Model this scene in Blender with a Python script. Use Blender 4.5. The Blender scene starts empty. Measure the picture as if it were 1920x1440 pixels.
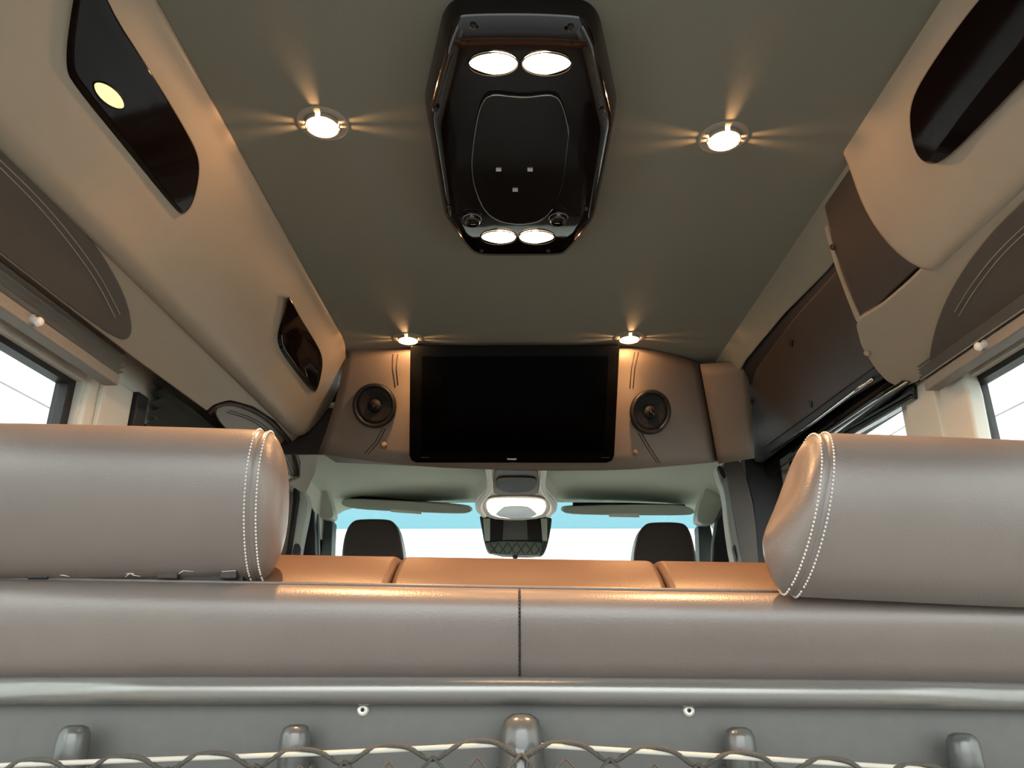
import bpy, bmesh, math, random
from mathutils import Vector, Matrix
random.seed(4)
C = bpy.context.scene.collection
sc = bpy.context.scene
PI = math.pi

# ------------------------------------------------------------------ camera
F, CX, CY = 1400.0, 960.0, 720.0
TH = math.atan(510.0/F); PSI = math.atan(12*math.cos(TH)/F)
CZ = 1.10                                    # camera height above the van floor
cam = bpy.data.cameras.new('camera'); cam.sensor_width = 36; cam.lens = F/1920*36
cam.clip_start = 0.01
camo = bpy.data.objects.new('camera', cam); C.objects.link(camo)
camo.location = (0, 0, CZ); camo.rotation_euler = (PI/2+TH, 0, PSI)
sc.camera = camo

# ------------------------------------------------------------------ world, exposure
W = bpy.data.worlds.new('overcast'); sc.world = W; W.use_nodes = True
bg = W.node_tree.nodes['Background']
bg.inputs[0].default_value = (0.94, 1.0, 0.99, 1)
# overcast sky: three times brighter overhead than at the horizon
_n = W.node_tree.nodes; _l = W.node_tree.links
_tc = _n.new('ShaderNodeTexCoord'); _sx = _n.new('ShaderNodeSeparateXYZ'); _mr = _n.new('ShaderNodeMapRange')
_mr.inputs['From Min'].default_value = 0; _mr.inputs['From Max'].default_value = 1
SKY = 8.2
_mr.inputs['To Min'].default_value = SKY/3; _mr.inputs['To Max'].default_value = SKY
_l.new(_tc.outputs['Generated'], _sx.inputs[0]); _l.new(_sx.outputs['Z'], _mr.inputs['Value']); _l.new(_mr.outputs[0], bg.inputs[1])
sc.view_settings.view_transform = 'Standard'; sc.view_settings.look = 'None'
sc.view_settings.exposure = 0.0; sc.view_settings.gamma = 1.0
sc.view_settings.use_curve_mapping = False
sc.cycles.use_denoising = True
sc.cycles.max_bounces = 8; sc.cycles.diffuse_bounces = 5; sc.cycles.transparent_max_bounces = 12
sc.cycles.caustics_reflective = False; sc.cycles.caustics_refractive = False
sc.cycles.sample_clamp_indirect = 6
LAMP = (1.0, 0.52, 0.22)
P_DOWN, P_BEAM, P_CONSOLE = 2.4, 31.0, 1.0
LENS_E = 14.0

# portal: tells the sampler where the sky comes in (the open rear doors)
def portal(name, loc, rot, sx, sy):
    l = bpy.data.lights.new(name, 'AREA'); l.shape = 'RECTANGLE'; l.size = sx; l.size_y = sy
    l.cycles.is_portal = True
    o = bpy.data.objects.new(name, l); C.objects.link(o); o.location = loc; o.rotation_euler = rot
portal('sky_portal', (0, -0.32, 0.95), (PI/2, 0, 0), 1.7, 1.9)

# ------------------------------------------------------------------ picture ray -> point on a real plane
_R = Matrix.Rotation(PSI, 3, 'Z') @ Matrix.Rotation(PI/2+TH, 3, 'X')
O = Vector((0, 0, CZ))
def ray(px, py): return _R @ Vector(((px-CX)/F, (CY-py)/F, -1.0))
def hit(px, py, p0, n):
    d = ray(px, py); n = Vector(n); p0 = Vector(p0)
    return O + d*((p0-O).dot(n)/d.dot(n))
def atY(px, py, Y): return hit(px, py, (0, Y, 0), (0, 1, 0))
def atX(px, py, X): return hit(px, py, (X, 0, 0), (1, 0, 0))
def atZ(px, py, z): return hit(px, py, (0, 0, CZ+z), (0, 0, 1))
class LinePlane:            # plane that contains the Y direction and two (x, z') points
    def __init__(s, a, b, inward):
        s.a = Vector((a[0], 0, CZ+a[1])); d = Vector((b[0]-a[0], 0, b[1]-a[1])).normalized()
        s.n = Vector((d.z, 0, -d.x))
        if s.n.dot(Vector(inward)) < 0: s.n = -s.n      # n points into the cabin
    def __call__(s, px, py, off=0.0): return hit(px, py, s.a+s.n*off, s.n)
class TiltPlane:            # plane that contains the X direction and two (y, z') points
    def __init__(s, a, b):
        s.a = Vector((0, a[0], CZ+a[1])); d = Vector((0, b[0]-a[0], b[1]-a[1])).normalized()
        s.n = Vector((0, d.z, -d.y))
        if s.n.y > 0: s.n = -s.n                        # towards the rear of the van
    def __call__(s, px, py, off=0.0): return hit(px, py, s.a+s.n*off, s.n)

# ------------------------------------------------------------------ materials
def mat(name, col, rough=0.5, metal=0.0, spec=0.5, noise=0.0, nscale=40, bump=0.0, bscale=300, coat=0.0, sheen=0.0,
        emit=None, es=0.0, bdist=0.001, kind='noise'):
    m = bpy.data.materials.new(name); m.use_nodes = True
    nt = m.node_tree; b = nt.nodes['Principled BSDF']
    b.inputs['Base Color'].default_value = (*col, 1); b.inputs['Roughness'].default_value = rough
    b.inputs['Metallic'].default_value = metal; b.inputs['Specular IOR Level'].default_value = spec
    b.inputs['Coat Weight'].default_value = coat; b.inputs['Sheen Weight'].default_value = sheen
    if emit: b.inputs['Emission Color'].default_value = (*emit, 1); b.inputs['Emission Strength'].default_value = es
    tc = nt.nodes.new('ShaderNodeTexCoord')
    if noise:
        n = nt.nodes.new('ShaderNodeTexNoise'); n.inputs['Scale'].default_value = nscale; n.inputs['Detail'].default_value = 5
        r = nt.nodes.new('ShaderNodeMix'); r.data_type = 'RGBA'
        r.inputs['A'].default_value = (*[c*(1-noise) for c in col], 1); r.inputs['B'].default_value = (*[min(1, c*(1+noise)) for c in col], 1)
        nt.links.new(tc.outputs['Object'], n.inputs['Vector']); nt.links.new(n.outputs['Fac'], r.inputs['Factor'])
        nt.links.new(r.outputs['Result'], b.inputs['Base Color'])
    if bump:
        if kind == 'voronoi':
            n = nt.nodes.new('ShaderNodeTexVoronoi'); n.inputs['Scale'].default_value = bscale; so = n.outputs['Distance']
        else:
            n = nt.nodes.new('ShaderNodeTexNoise'); n.inputs['Scale'].default_value = bscale; n.inputs['Detail'].default_value = 3; so = n.outputs['Fac']
        u = nt.nodes.new('ShaderNodeBump'); u.inputs['Strength'].default_value = bump; u.inputs['Distance'].default_value = bdist
        nt.links.new(tc.outputs['Object'], n.inputs['Vector']); nt.links.new(so, u.inputs['Height']); nt.links.new(u.outputs['Normal'], b.inputs['Normal'])
    return m
def glass(name, tint, refl=0.06):
    m = bpy.data.materials.new(name); m.use_nodes = True; nt = m.node_tree; nt.nodes.clear()
    o = nt.nodes.new('ShaderNodeOutputMaterial'); mx = nt.nodes.new('ShaderNodeMixShader')
    t = nt.nodes.new('ShaderNodeBsdfTransparent'); g = nt.nodes.new('ShaderNodeBsdfGlossy')
    t.inputs[0].default_value = (*tint, 1); g.inputs['Roughness'].default_value = 0.02
    mx.inputs[0].default_value = refl
    nt.links.new(t.outputs[0], mx.inputs[1]); nt.links.new(g.outputs[0], mx.inputs[2]); nt.links.new(mx.outputs[0], o.inputs[0])
    return m
M = {
 'ceiling': mat('grey_green_headliner_fabric', (.215, .21, .172), .85, noise=.06, nscale=220, bump=.12, bscale=900),
 'tan': mat('tan_leatherette', (.34, .285, .22), .42, noise=.04, nscale=30, bump=.08, bscale=700),
 'bulk': mat('taupe_leatherette', (.175, .138, .108), .6, noise=.05, nscale=40, bump=.1, bscale=700),
 'inset': mat('dark_taupe_leather', (.085, .07, .058), .42, noise=.1, nscale=30, bump=.15, bscale=400),
 'inset2': mat('grey_leather_pad', (.30, .29, .26), .45, noise=.06, nscale=30, bump=.15, bscale=400),
 'brown': mat('dark_brown_leather', (.045, .030, .022), .45, spec=.35, noise=.15, nscale=30, bump=.12, bscale=500),
 'black': mat('black_rubber', (.008, .008, .009), .5),
 'gloss': mat('piano_black', (.006, .004, .004), .05, spec=.5, coat=.15),
 'gloss2': mat('dark_piano_black', (.006, .0035, .003), .06, spec=.09),
 'gloss_edge': mat('polished_edge', (.30, .30, .30), .12, metal=.9),
 'leather': mat('brown_grey_seat_leather', (.19, .155, .138), .36, spec=1.0, noise=.10, nscale=14, bump=.22, bscale=420, bdist=.0006, kind='voronoi'),
 'leather_top': mat('lamp_tinted_seat_leather', (.115, .066, .044), .45, noise=.08, nscale=30, bump=.2, bscale=420, bdist=.0006, kind='voronoi'),  # same seat leather, with the lamps' orange warmth put into the colour
 'stitch': mat('cream_thread', (.78, .73, .68), .6),
 'stitch_dark': mat('dark_thread', (.03, .027, .025), .7),
 'bar': mat('satin_grey_trim', (.27, .26, .245), .2, metal=.5, bump=.15, bscale=900),
 'plastic': mat('textured_grey_plastic', (.12, .117, .11), .45, noise=.1, nscale=60, bump=.15, bscale=700),
 'peg': mat('satin_grey_moulding', (.10, .10, .095), .24, spec=.9, bump=.08, bscale=900),
 'bolt': mat('zinc_bolt', (.75, .72, .66), .35, metal=.5),
 'cord': mat('pale_elastic_cord', (.55, .52, .46), .6),
 'braid': mat('grey_braided_cord', (.085, .08, .07), .8, bump=.8, bscale=600, bdist=.002),
 'chrome': mat('chrome', (.8, .8, .78), .12, metal=1.0),
 'steel': mat('taupe_bezel', (.36, .32, .27), .4),
 'cream': mat('cream_pillar_plastic', (.74, .72, .64), .45, noise=.03, nscale=40, bump=.05, bscale=700),
 'shade': mat('taupe_shade_fabric', (.24, .22, .195), .8, noise=.08, nscale=120, bump=.1, bscale=900),
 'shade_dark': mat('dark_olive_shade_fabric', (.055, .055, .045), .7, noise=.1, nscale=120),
 'knob': mat('white_plastic', (.8, .8, .78), .35),
 'cab': mat('sage_cab_headliner', (.60, .63, .54), .85, noise=.05, nscale=200, bump=.1, bscale=900),
 'cabtrim': mat('pale_sage_trim', (.58, .62, .55), .5, bump=.05, bscale=700),
 'pillar_dark': mat('dark_green_grey_trim', (.055, .070, .062), .6),
 'mirror_back': mat('smoked_dark_plastic', (.018, .014, .012), .55, spec=.3),
 'sensor': mat('grey_green_quilted_plastic', (.14, .17, .13), .5),
 'label': mat('white_label', (.95, .95, .92), .6),
 'tv': mat('black_screen', (.0008, .0008, .001), .08, spec=.015),
 'tv_bezel': mat('screen_bezel', (.002, .002, .002), .1, spec=.05),
 'silver': mat('silver_badge', (.6, .6, .6), .4, metal=.3),
 'cone': mat('black_speaker_cone', (.010, .009, .008), .5, spec=.3),
 'mesh': mat('black_speaker_grille', (.008, .007, .007), .6, spec=.3, bump=.4, bscale=500, bdist=.002, kind='voronoi'),
 'floor': mat('dark_van_floor', (.12, .11, .10), .5, noise=.1, nscale=30),
 'shell': mat('grey_van_shell', (.25, .24, .22), .6),
 'ground': mat('asphalt', (.09, .09, .088), .8, noise=.06, nscale=3),
 'siding': mat('white_siding', (.90, .90, .89), .6),
 'siding2': mat('white_siding_shadow_gap', (.85, .85, .85), .7),
 'lens': mat('warm_lamp_lens', (.9, .7, .5), .3, emit=(1.0, .72, .42), es=LENS_E),
 'lens_read': mat('reading_lamp_lens', (.9, .75, .4), .3, emit=(1.0, .70, .25), es=1.3),
 'dome': mat('dome_lamp_lens', (.9, .85, .75), .3, emit=(1.0, .93, .80), es=6.0),
 'dome_grey': mat('grey_clear_lens', (.25, .25, .25), .15),
 'glass': glass('clear_window_glass', (.93, .95, .94)),
 'band': glass('blue_tint_band', (.33, .47, .50), .03),
}

# ------------------------------------------------------------------ builders
def link(o, parent=None):
    C.objects.link(o)
    if parent is not None:
        o.parent = parent
        if parent.parent is None: o.matrix_parent_inverse = parent.matrix_basis.inverted()
    return o
def mesh(name, vs, fs, m, parent=None, smooth=True, bevel=0, seg=2, subsurf=0, solid=0, solid_off=-1, angle=35):
    me = bpy.data.meshes.new(name); me.from_pydata([tuple(v) for v in vs], [], fs); me.update()
    bm = bmesh.new(); bm.from_mesh(me); bmesh.ops.recalc_face_normals(bm, faces=bm.faces[:]); bm.to_mesh(me); bm.free()
    me.materials.append(m)
    if smooth: me.polygons.foreach_set('use_smooth', [True]*len(me.polygons))
    o = bpy.data.objects.new(name, me); link(o, parent)
    if solid:
        s = o.modifiers.new('thick', 'SOLIDIFY'); s.thickness = solid; s.offset = solid_off
    if bevel:
        b = o.modifiers.new('edge', 'BEVEL'); b.width = bevel; b.segments = seg; b.limit_method = 'ANGLE'
        b.angle_limit = math.radians(angle); b.harden_normals = True
    if subsurf:
        s = o.modifiers.new('sub', 'SUBSURF'); s.levels = subsurf; s.render_levels = subsurf
    return o
def tag(o, label, cat, group=None, kind=None):
    o['label'] = label; o['category'] = cat
    if group: o['group'] = group
    if kind: o['kind'] = kind
    return o
def thing(name, loc, label, cat, group=None, rot=(0, 0, 0)):
    o = bpy.data.objects.new(name, None); o.empty_display_size = .05; C.objects.link(o)
    o.location = loc; o.rotation_euler = rot
    return tag(o, label, cat, group)
def struct(o): o['kind'] = 'structure'; return o
def chaikin(pts, it=2, closed=True):
    pts = [Vector(p) for p in pts]
    for _ in range(it):
        q = []; n = len(pts)
        rng = range(n) if closed else range(n-1)
        if not closed: q.append(pts[0])
        for i in rng:
            a, b = pts[i], pts[(i+1) % n]
            q += [a*.75+b*.25, a*.25+b*.75]
        if not closed: q.append(pts[-1])
        pts = q
    return pts
def rnd(pts, r=.25, it=2): return chaikin(pts, it)
def prism_data(front, d):
    n = len(front); d = Vector(d)
    vs = [Vector(p) for p in front]+[Vector(p)+d for p in front]
    fs = [list(range(n)), list(range(2*n-1, n-1, -1))]+[[i, (i+1) % n, n+(i+1) % n, n+i] for i in range(n)]
    return vs, fs
def prism(name, front, d, m, parent=None, bevel=0.003, seg=2, smooth=True):
    vs, fs = prism_data(front, d)
    return mesh(name, vs, fs, m, parent, smooth=smooth and bevel > 0, bevel=bevel, seg=seg)
class MB:
    def __init__(s): s.v = []; s.f = []
    def add(s, vs, fs):
        k = len(s.v); s.v += [Vector(v) for v in vs]; s.f += [[i+k for i in f] for f in fs]; return s
    def box(s, x0, x1, y0, y1, z0, z1):
        return s.add([(x0,y0,z0),(x1,y0,z0),(x1,y1,z0),(x0,y1,z0),(x0,y0,z1),(x1,y0,z1),(x1,y1,z1),(x0,y1,z1)],
              [[0,3,2,1],[4,5,6,7],[0,1,5,4],[1,2,6,5],[2,3,7,6],[3,0,4,7]])
    def tube(s, pts, r, n=8, closed=False):
        pts = [Vector(p) for p in pts]; N = len(pts); vs = []; fs = []
        up = None
        for i, p in enumerate(pts):
            a = pts[(i-1) % N] if (closed or i > 0) else pts[i]
            b = pts[(i+1) % N] if (closed or i < N-1) else pts[i]
            t = (b-a).normalized()
            if up is None:
                up = t.orthogonal().normalized()
            up = (up - t*up.dot(t)).normalized(); w = t.cross(up)
            rr = r[i] if isinstance(r, (list, tuple)) else r
            for k in range(n):
                an = 2*PI*k/n; vs.append(p+up*math.cos(an)*rr+w*math.sin(an)*rr)
        for i in range(N if closed else N-1):
            for k in range(n):
                j = (i+1) % N
                fs.append([i*n+k, i*n+(k+1) % n, j*n+(k+1) % n, j*n+k])
        if not closed: fs += [list(range(n))[::-1], [(N-1)*n+k for k in range(n)]]
        return s.add(vs, fs)
    def lathe(s, prof, c=(0, 0, 0), ax=(0, 0, 1), n=24, sx=1, sy=1):
        ax = Vector(ax).normalized(); u = ax.orthogonal().normalized() if abs(ax.z) < .99 else Vector((1, 0, 0)); w = ax.cross(u)
        c = Vector(c); vs = []; fs = []; N = len(prof)
        for r, h in prof:
            for k in range(n):
                an = 2*PI*k/n; vs.append(c+ax*h+u*math.cos(an)*r*sx+w*math.sin(an)*r*sy)
        for i in range(N-1):
            for k in range(n): fs.append([i*n+k, i*n+(k+1) % n, (i+1)*n+(k+1) % n, (i+1)*n+k])
        fs += [list(range(n))[::-1], [(N-1)*n+k for k in range(n)]]
        return s.add(vs, fs)
    def prism(s, front, d): return s.add(*prism_data(front, d))
    def obj(s, name, m, parent=None, **k): return mesh(name, s.v, s.f, m, parent, **k)
def box(name, m, x0, x1, y0, y1, z0, z1, parent=None, bevel=0.0, **k):
    return MB().box(x0, x1, y0, y1, z0, z1).obj(name, m, parent, smooth=bevel > 0, bevel=bevel, **k)
def gridmesh(name, rows, m, parent=None, **k):
    nr, nc = len(rows), len(rows[0]); vs = [p for r in rows for p in r]
    fs = [[i*nc+j, i*nc+j+1, (i+1)*nc+j+1, (i+1)*nc+j] for i in range(nr-1) for j in range(nc-1)]
    return mesh(name, vs, fs, m, parent, **k)
def interp(tab, x):
    if x <= tab[0][0]: return tab[0][1]
    for (a, va), (b, vb) in zip(tab, tab[1:]):
        if x <= b: return va+(vb-va)*(x-a)/(b-a)
    return tab[-1][1]
def point_light(name, loc, power, parent, r=.002, col=LAMP):
    l = bpy.data.lights.new(name, 'POINT'); l.energy = power; l.color = col; l.shadow_soft_size = r
    o = bpy.data.objects.new(name, l); link(o, parent); o.location = loc
    if parent is not None and parent.parent is None: pass
    return o

# ================================================================== SETTING: the van body
ZC = CZ+.80                                          # ceiling height
# ceiling (headliner of the passenger room)
ce = struct(box('ceiling', M['ceiling'], -.50, .585, -.30, 2.02, ZC, ZC+.02))
struct(box('roof', M['shell'], -.97, .97, -.32, 3.5, ZC+.03, ZC+.06))
struct(box('floor', M['floor'], -.95, .95, -.32, 4.38, -.05, 0))
def wall(name, X0, X1, wins, y0=-.32, y1=3.2, z0=0, z1=ZC+.03, s0=CZ-.22):
    mb = MB(); top = {}
    mb.box(X0, X1, y0, y1, z0, s0)
    ys = [y0]
    for a, b, zt in wins: ys += [a, b]
    ys.append(y1)
    for i in range(0, len(ys), 2): mb.box(X0, X1, ys[i], ys[i+1], s0, z1)
    for a, b, zt in wins: mb.box(X0, X1, a, b, zt, z1)
    return struct(mb.obj(name, M['cream'], smooth=False))
LW = [(-.10, 1.300, CZ+.481), (1.50, 2.42, CZ+.48), (2.72, 3.12, CZ+.45)]
RW = [(-.10, 1.338, CZ+.488), (1.56, 2.25, CZ+.535), (2.72, 3.12, CZ+.45)]
wall('wall_left', -.86, -.81, LW)
wall('wall_right', .84, .89, RW)
struct(box('trim_1', M['cabtrim'], -.96, -.91, 3.2, 3.56, 0, ZC+.03)); struct(box('trim_2', M['cabtrim'], .91, .96, 3.2, 3.56, 0, ZC+.03))
# windows: glass with a rubber seal, one object per window
def window(n, side, a, b, zt, X, lab):
    s0 = CZ-.22
    w = bpy.data.objects.new('window_%d' % n, None); C.objects.link(w); w.location = (X, a, s0); w['kind'] = 'structure'
    xs = sorted((X-.004, X+.004))
    box('glass', M['glass'], xs[0], xs[1], a, b, s0, zt, w)
    fr = MB(); t = .022; e0, e1 = X-.012, X+.012
    fr.box(e0, e1, a, a+t, s0, zt); fr.box(e0, e1, b-t, b, s0, zt); fr.box(e0, e1, a+t, b-t, s0, s0+t); fr.box(e0, e1, a+t, b-t, zt-t*.5, zt)
    fr.obj('window_seal', M['black'], w, smooth=False)
k = 1
for a, b, zt in LW: window(k, -1, a, b, zt, -.835, ''); k += 1
for a, b, zt in RW: window(k, 1, a, b, zt, .865, ''); k += 1

# ================================================================== valances along the side windows
PL = LinePlane((-.487, .80), (-.62, .613), (1, 0, -1))
PL2 = LinePlane((-.625, .613), (-.72, .525), (1, 0, -1))
PR = LinePlane((.56, .80), (.68, .615), (-1, 0, -1))
PR2 = LinePlane((.685, .615), (.80, .516), (-1, 0, -1))
def path_len(sec):
    L = [0]
    for a, b in zip(sec, sec[1:]): L.append(L[-1]+(Vector(b)-Vector(a)).length)
    return [l/L[-1] for l in L]
def loft_panel(name, sec, yend, parent, m, y0=-.28, nx=14, thick=.012, sub=1, side=1):
    sec = [Vector((p[0], 0, CZ+p[1])) for p in sec]; T = path_len(sec); rows = []
    for p, t in zip(sec, T):
        y1 = yend(t)
        # denser towards the end
        rows.append([Vector((p.x, y0+(y1-y0)*(1-(1-j/nx)**1.6), p.z)) for j in range(nx+1)])
    return gridmesh(name, rows, m, parent, solid=thick, solid_off=side, subsurf=sub)
def end_curve(plane, pts):
    P = [plane(*p) for p in pts]
    d = [0]
    for a, b in zip(P, P[1:]): d.append(d[-1]+Vector((b.x-a.x, 0, b.z-a.z)).length)
    tab = [(x/d[-1], p.y) for x, p in zip(d, P)]
    return lambda t: interp(tab, t)
secL = [(-.470, .806), (-.484, .797), (-.500, .778), (-.520, .750), (-.545, .7135), (-.572, .676), (-.597, .641), (-.614, .617), (-.624, .605), (-.634, .600), (-.648, .604)]
secR = [(.540, .806), (.556, .798), (.573, .779), (.593, .748), (.618, .7095), (.645, .668), (.664, .6385), (.677, .619), (.686, .607), (.696, .602), (.711, .606)]
t = thing('side_valance', (-.55, 0, CZ+.7), 'long tan padded valance beside the ceiling on the side away from the sliding door', 'valance', 'tan valances beside the ceiling')
loft_panel('cover', secL, end_curve(PL, [(632, 636), (638, 655), (640, 690), (628, 735), (605, 775), (580, 797), (562, 801)]), t, M['tan'], side=-1)
t = thing('side_valance', (.62, 0, CZ+.7), 'short tan padded valance ending in a curve above the sliding door', 'valance', 'tan valances beside the ceiling')
loft_panel('cover', secR, end_curve(PR, [(1588, 278), (1592, 300), (1600, 350), (1616, 400), (1645, 445), (1685, 478), (1738, 494)]), t, M['tan'], side=1)

# ---- lower panels, traced on their plane and cut out, with leather pads set into them
def panel(name, plane, pts, m, parent, thick=.014, off=0.0, it=2, bevel=.004, rough=False):
    fr = chaikin([plane(*p, off) for p in pts], it)
    return prism(name, fr, -plane.n*thick, m, parent, bevel=bevel, seg=3)
lp = thing('window_surround', (-.67, 0, CZ+.57), 'tan panel under the long valance with an arched cut-out near the screen', 'panel', 'tan panels above the side windows')
ptsL = [(-330, -150), (0, 190), (120, 315), (240, 440), (420, 640), (560, 790), (594, 832), (598, 850), (592, 885), (574, 926), (566, 924), (538, 907),
        (561, 897), (563, 868), (548, 828), (516, 790), (474, 763), (430, 751), (400, 760), (388, 772), (240, 664), (0, 478), (-330, 225)]
def panel_c(name, plane, pts, m, parent, thick=.014, off=0.0, bevel=.004):
    fr = [plane(*p, off) for p in pts]; n = len(fr); out = []
    for i in range(n):                                # one light corner cut keeps long straight edges straight
        a, b, c = fr[i-1], fr[i], fr[(i+1) % n]
        r = min(.012, (a-b).length*.3, (c-b).length*.3)
        out += [b+(a-b).normalized()*r, b+((a-b).normalized()+(c-b).normalized())*r*.22, b+(c-b).normalized()*r]
    return prism(name, out, -plane.n*thick, m, parent, bevel=bevel, seg=3)
panel_c('cover', PL2, ptsL, M['tan'], lp)
pad = panel('leather_pad', PL2, [(-330, -60), (-100, 160), (0, 262), (90, 352), (160, 432), (212, 508), (240, 566), (249, 610), (247, 632), (228, 642), (150, 590), (0, 473), (-330, 220)],
      M['inset'], lp, thick=.010, off=.004, bevel=.003)
sm = MB()
for q in ([(-200, 108), (0, 300), (80, 378), (140, 450), (190, 520), (225, 590)], [(-200, 122), (0, 314), (74, 388), (132, 458), (182, 528), (216, 596)]):
    MB().tube(chaikin([PL2(*p, .0045) for p in q], 2, False), .0008, 5).obj('seam', M['inset2'], pad)
# arched rim and grey pad behind the cut-out
PL3 = LinePlane((-.645, .613), (-.74, .525), (1, 0, -1))
pad2 = panel('arch_pad', PL2, [(392, 775), (430, 752), (480, 764), (530, 805), (560, 860), (562, 892), (550, 898), (470, 850)], M['inset2'], lp, thick=.01, off=-.018, bevel=.003)
rim = MB(); rim.tube(chaikin([PL2(*p, -.006) for p in [(392, 774), (404, 762), (430, 754), (474, 767), (514, 794), (545, 832), (560, 870), (561, 893)]], 2, False), .006, 8)
rim.obj('arch_rim', M['brown'], lp)
sm = MB()
for k in (0, 5):
    MB().tube(chaikin([PL2(p[0]-k, p[1]+k*.6, -.016) for p in [(430, 770), (480, 785), (515, 815), (540, 855), (553, 885), (550, 893)]], 2, False), .0011, 5).obj('seam', M['inset'], pad2)

rp = thing('window_surround', (.74, 0, CZ+.57), 'tan panel with rounded lower corner and button beside the sliding door opening', 'panel', 'tan panels above the side windows')
ptsR = [(2250, 0), (1920, 322), (1830, 404), (1740, 490), (1700, 530), (1650, 573), (1610, 596), (1604, 612), (1614, 650), (1640, 692), (1662, 716), (1690, 729), (1720, 716), (1760, 680), (1920, 566), (2250, 335)]
panel_c('cover', PR2, ptsR, M['tan'], rp)
padr = panel('leather_pad', PR2, [(2250, 70), (2000, 300), (1905, 390), (1850, 445), (1800, 512), (1765, 578), (1746, 640), (1741, 684), (1752, 690), (1800, 652), (1920, 566), (2250, 335)],
      M['inset'], rp, thick=.010, off=.004, bevel=.003)
sm = MB()
for q in ([(2100, 258), (1920, 424), (1868, 474), (1822, 532), (1790, 585)], [(2100, 272), (1920, 438), (1874, 482), (1830, 540), (1798, 592)]):
    MB().tube(chaikin([PR2(*p, .0045) for p in q], 2, False), .0008, 5).obj('seam', M['inset2'], padr)
c = PR2(1627, 661, 0.0)
MB().lathe([(.0, .0), (.007, .0), (.0075, .003), (.005, .006), (.0, .007)][::-1], c, PR2.n, 16).obj('button', M['tan'], rp)

# ---- end caps
ec = thing('end_cap', tuple(PR(1640, 470, -.03)), 'dark brown leather piece under the curved end of the short valance', 'trim', 'valance end pieces')
panel_c('cover', PR, [(1600, 270), (1586, 288), (1560, 330), (1541, 368), (1547, 400), (1562, 455), (1585, 520), (1604, 570), (1617, 602), (1660, 560), (1745, 480), (1700, 380)], M['brown'], ec, thick=.012, off=-.012)
b = PR(1562, 463, -.012)
MB().lathe([(.0, .0), (.006, .0), (.006, .003), (.0, .005)][::-1], b, PR.n, 12).obj('button', M['brown'], ec)
panel_c('edge_strip', PR, [(1543, 368), (1535, 385), (1548, 440), (1565, 500), (1588, 562), (1606, 606), (1616, 600), (1602, 572), (1580, 520), (1560, 455), (1548, 405)], M['tan'], ec, thick=.02, off=-.018, bevel=.002)
ec = thing('end_cap', tuple(PL(610, 770, -.03)), 'black curved end piece between the long valance and the screen cabinet', 'trim', 'valance end pieces')
panel_c('cover', PL, [(600, 600), (636, 640), (652, 660), (656, 705), (646, 755), (628, 800), (606, 848), (560, 802), (540, 770)], M['mirror_back'], ec, thick=.012, off=-.016)
panel_c('lower_wedge', PL, [(562, 799), (592, 782), (610, 790), (608, 815), (600, 836)], M['inset2'], ec, thick=.006, off=-.013, bevel=.002)

# ---- gloss black panels on the valances
def gloss_panel(pl, pts, face, lab, loc, thick=.034):
    g = thing('gloss_panel', tuple(pl(*loc)), lab, 'panel', 'gloss black panels on the valances')
    base = chaikin([pl(*p, -.008) for p in pts], 2); mid = chaikin([pl(*p, .010) for p in pts], 2); top = chaikin([pl(*p, .024) for p in face], 2)
    n = len(top); vs = base+mid+top
    fs = [list(range(n))[::-1], list(range(2*n, 3*n))]+[[r*n+i, r*n+(i+1) % n, (r+1)*n+(i+1) % n, (r+1)*n+i] for r in (0, 1) for i in range(n)]
    mesh('face', vs, fs, M['gloss2'], g, bevel=.003, seg=3, angle=25)
    return g
g1 = gloss_panel(PL, [(158, -130), (122, 50), (116, 128), (130, 160), (235, 288), (328, 398), (345, 406), (364, 384), (376, 330), (374, 290), (350, 242), (282, 130), (200, 4), (175, -90)],
     [(168, -120), (140, 50), (136, 122), (148, 152), (252, 280), (336, 393), (347, 401), (362, 381), (374, 330), (372, 291), (348, 244), (281, 132), (199, 6), (176, -88)],
     'large gloss black panel with a lit reading lamp on the long tan valance', (240, 200))
def leaf_pts(pl, c, hw, hh, ang, off, n=24):
    ca, sa = math.cos(ang), math.sin(ang); o = []
    for k in range(n):
        a = 2*PI*k/n; u = hw*math.cos(a); v = hh*math.sin(a)*abs(math.sin(a))**.15
        o.append(pl(c[0]+u*ca-v*sa, c[1]+u*sa+v*ca, off))
    return o
prism('lamp_ring', leaf_pts(PL, (206, 180), 38, 18, math.radians(40), .0255), -PL.n*.004, M['gloss2'], g1, bevel=.001)
prism('lamp_lens', leaf_pts(PL, (206, 180), 34, 14, math.radians(40), .0275), -PL.n*.004, M['lens_read'], g1, bevel=.001)
g2 = gloss_panel(PL, [(540, 545), (532, 585), (516, 625), (516, 652), (548, 695), (588, 742), (598, 728), (606, 690), (605, 664), (588, 632), (560, 588)],
     [(541, 551), (536, 587), (527, 622), (531, 651), (560, 694), (590, 736), (597, 726), (605, 690), (604, 665), (587, 634), (560, 591)],
     'small gloss black panel near the front end of the long tan valance', (565, 650))
MB().tube([PL(*p, .0245) for p in [(528, 628), (530, 645), (534, 655), (562, 694), (591, 735)]], .0011, 6).obj('bright_edge', M['gloss_edge'], g2)
g3 = gloss_panel(PR, [(2080, -120), (1990, -110), (1880, -55), (1800, 40), (1726, 148), (1705, 196), (1704, 240), (1714, 286), (1736, 310), (1768, 304), (1850, 222), (1930, 138), (2060, 0)],
     [(2065, -125), (1990, -108), (1881, -53), (1801, 42), (1728, 149), (1707, 197), (1706, 240), (1715, 284), (1733, 306), (1745, 296), (1812, 203), (1890, 105), (2020, -40)],
     'gloss black panel on the short tan valance above the sliding door', (1800, 150))

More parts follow.
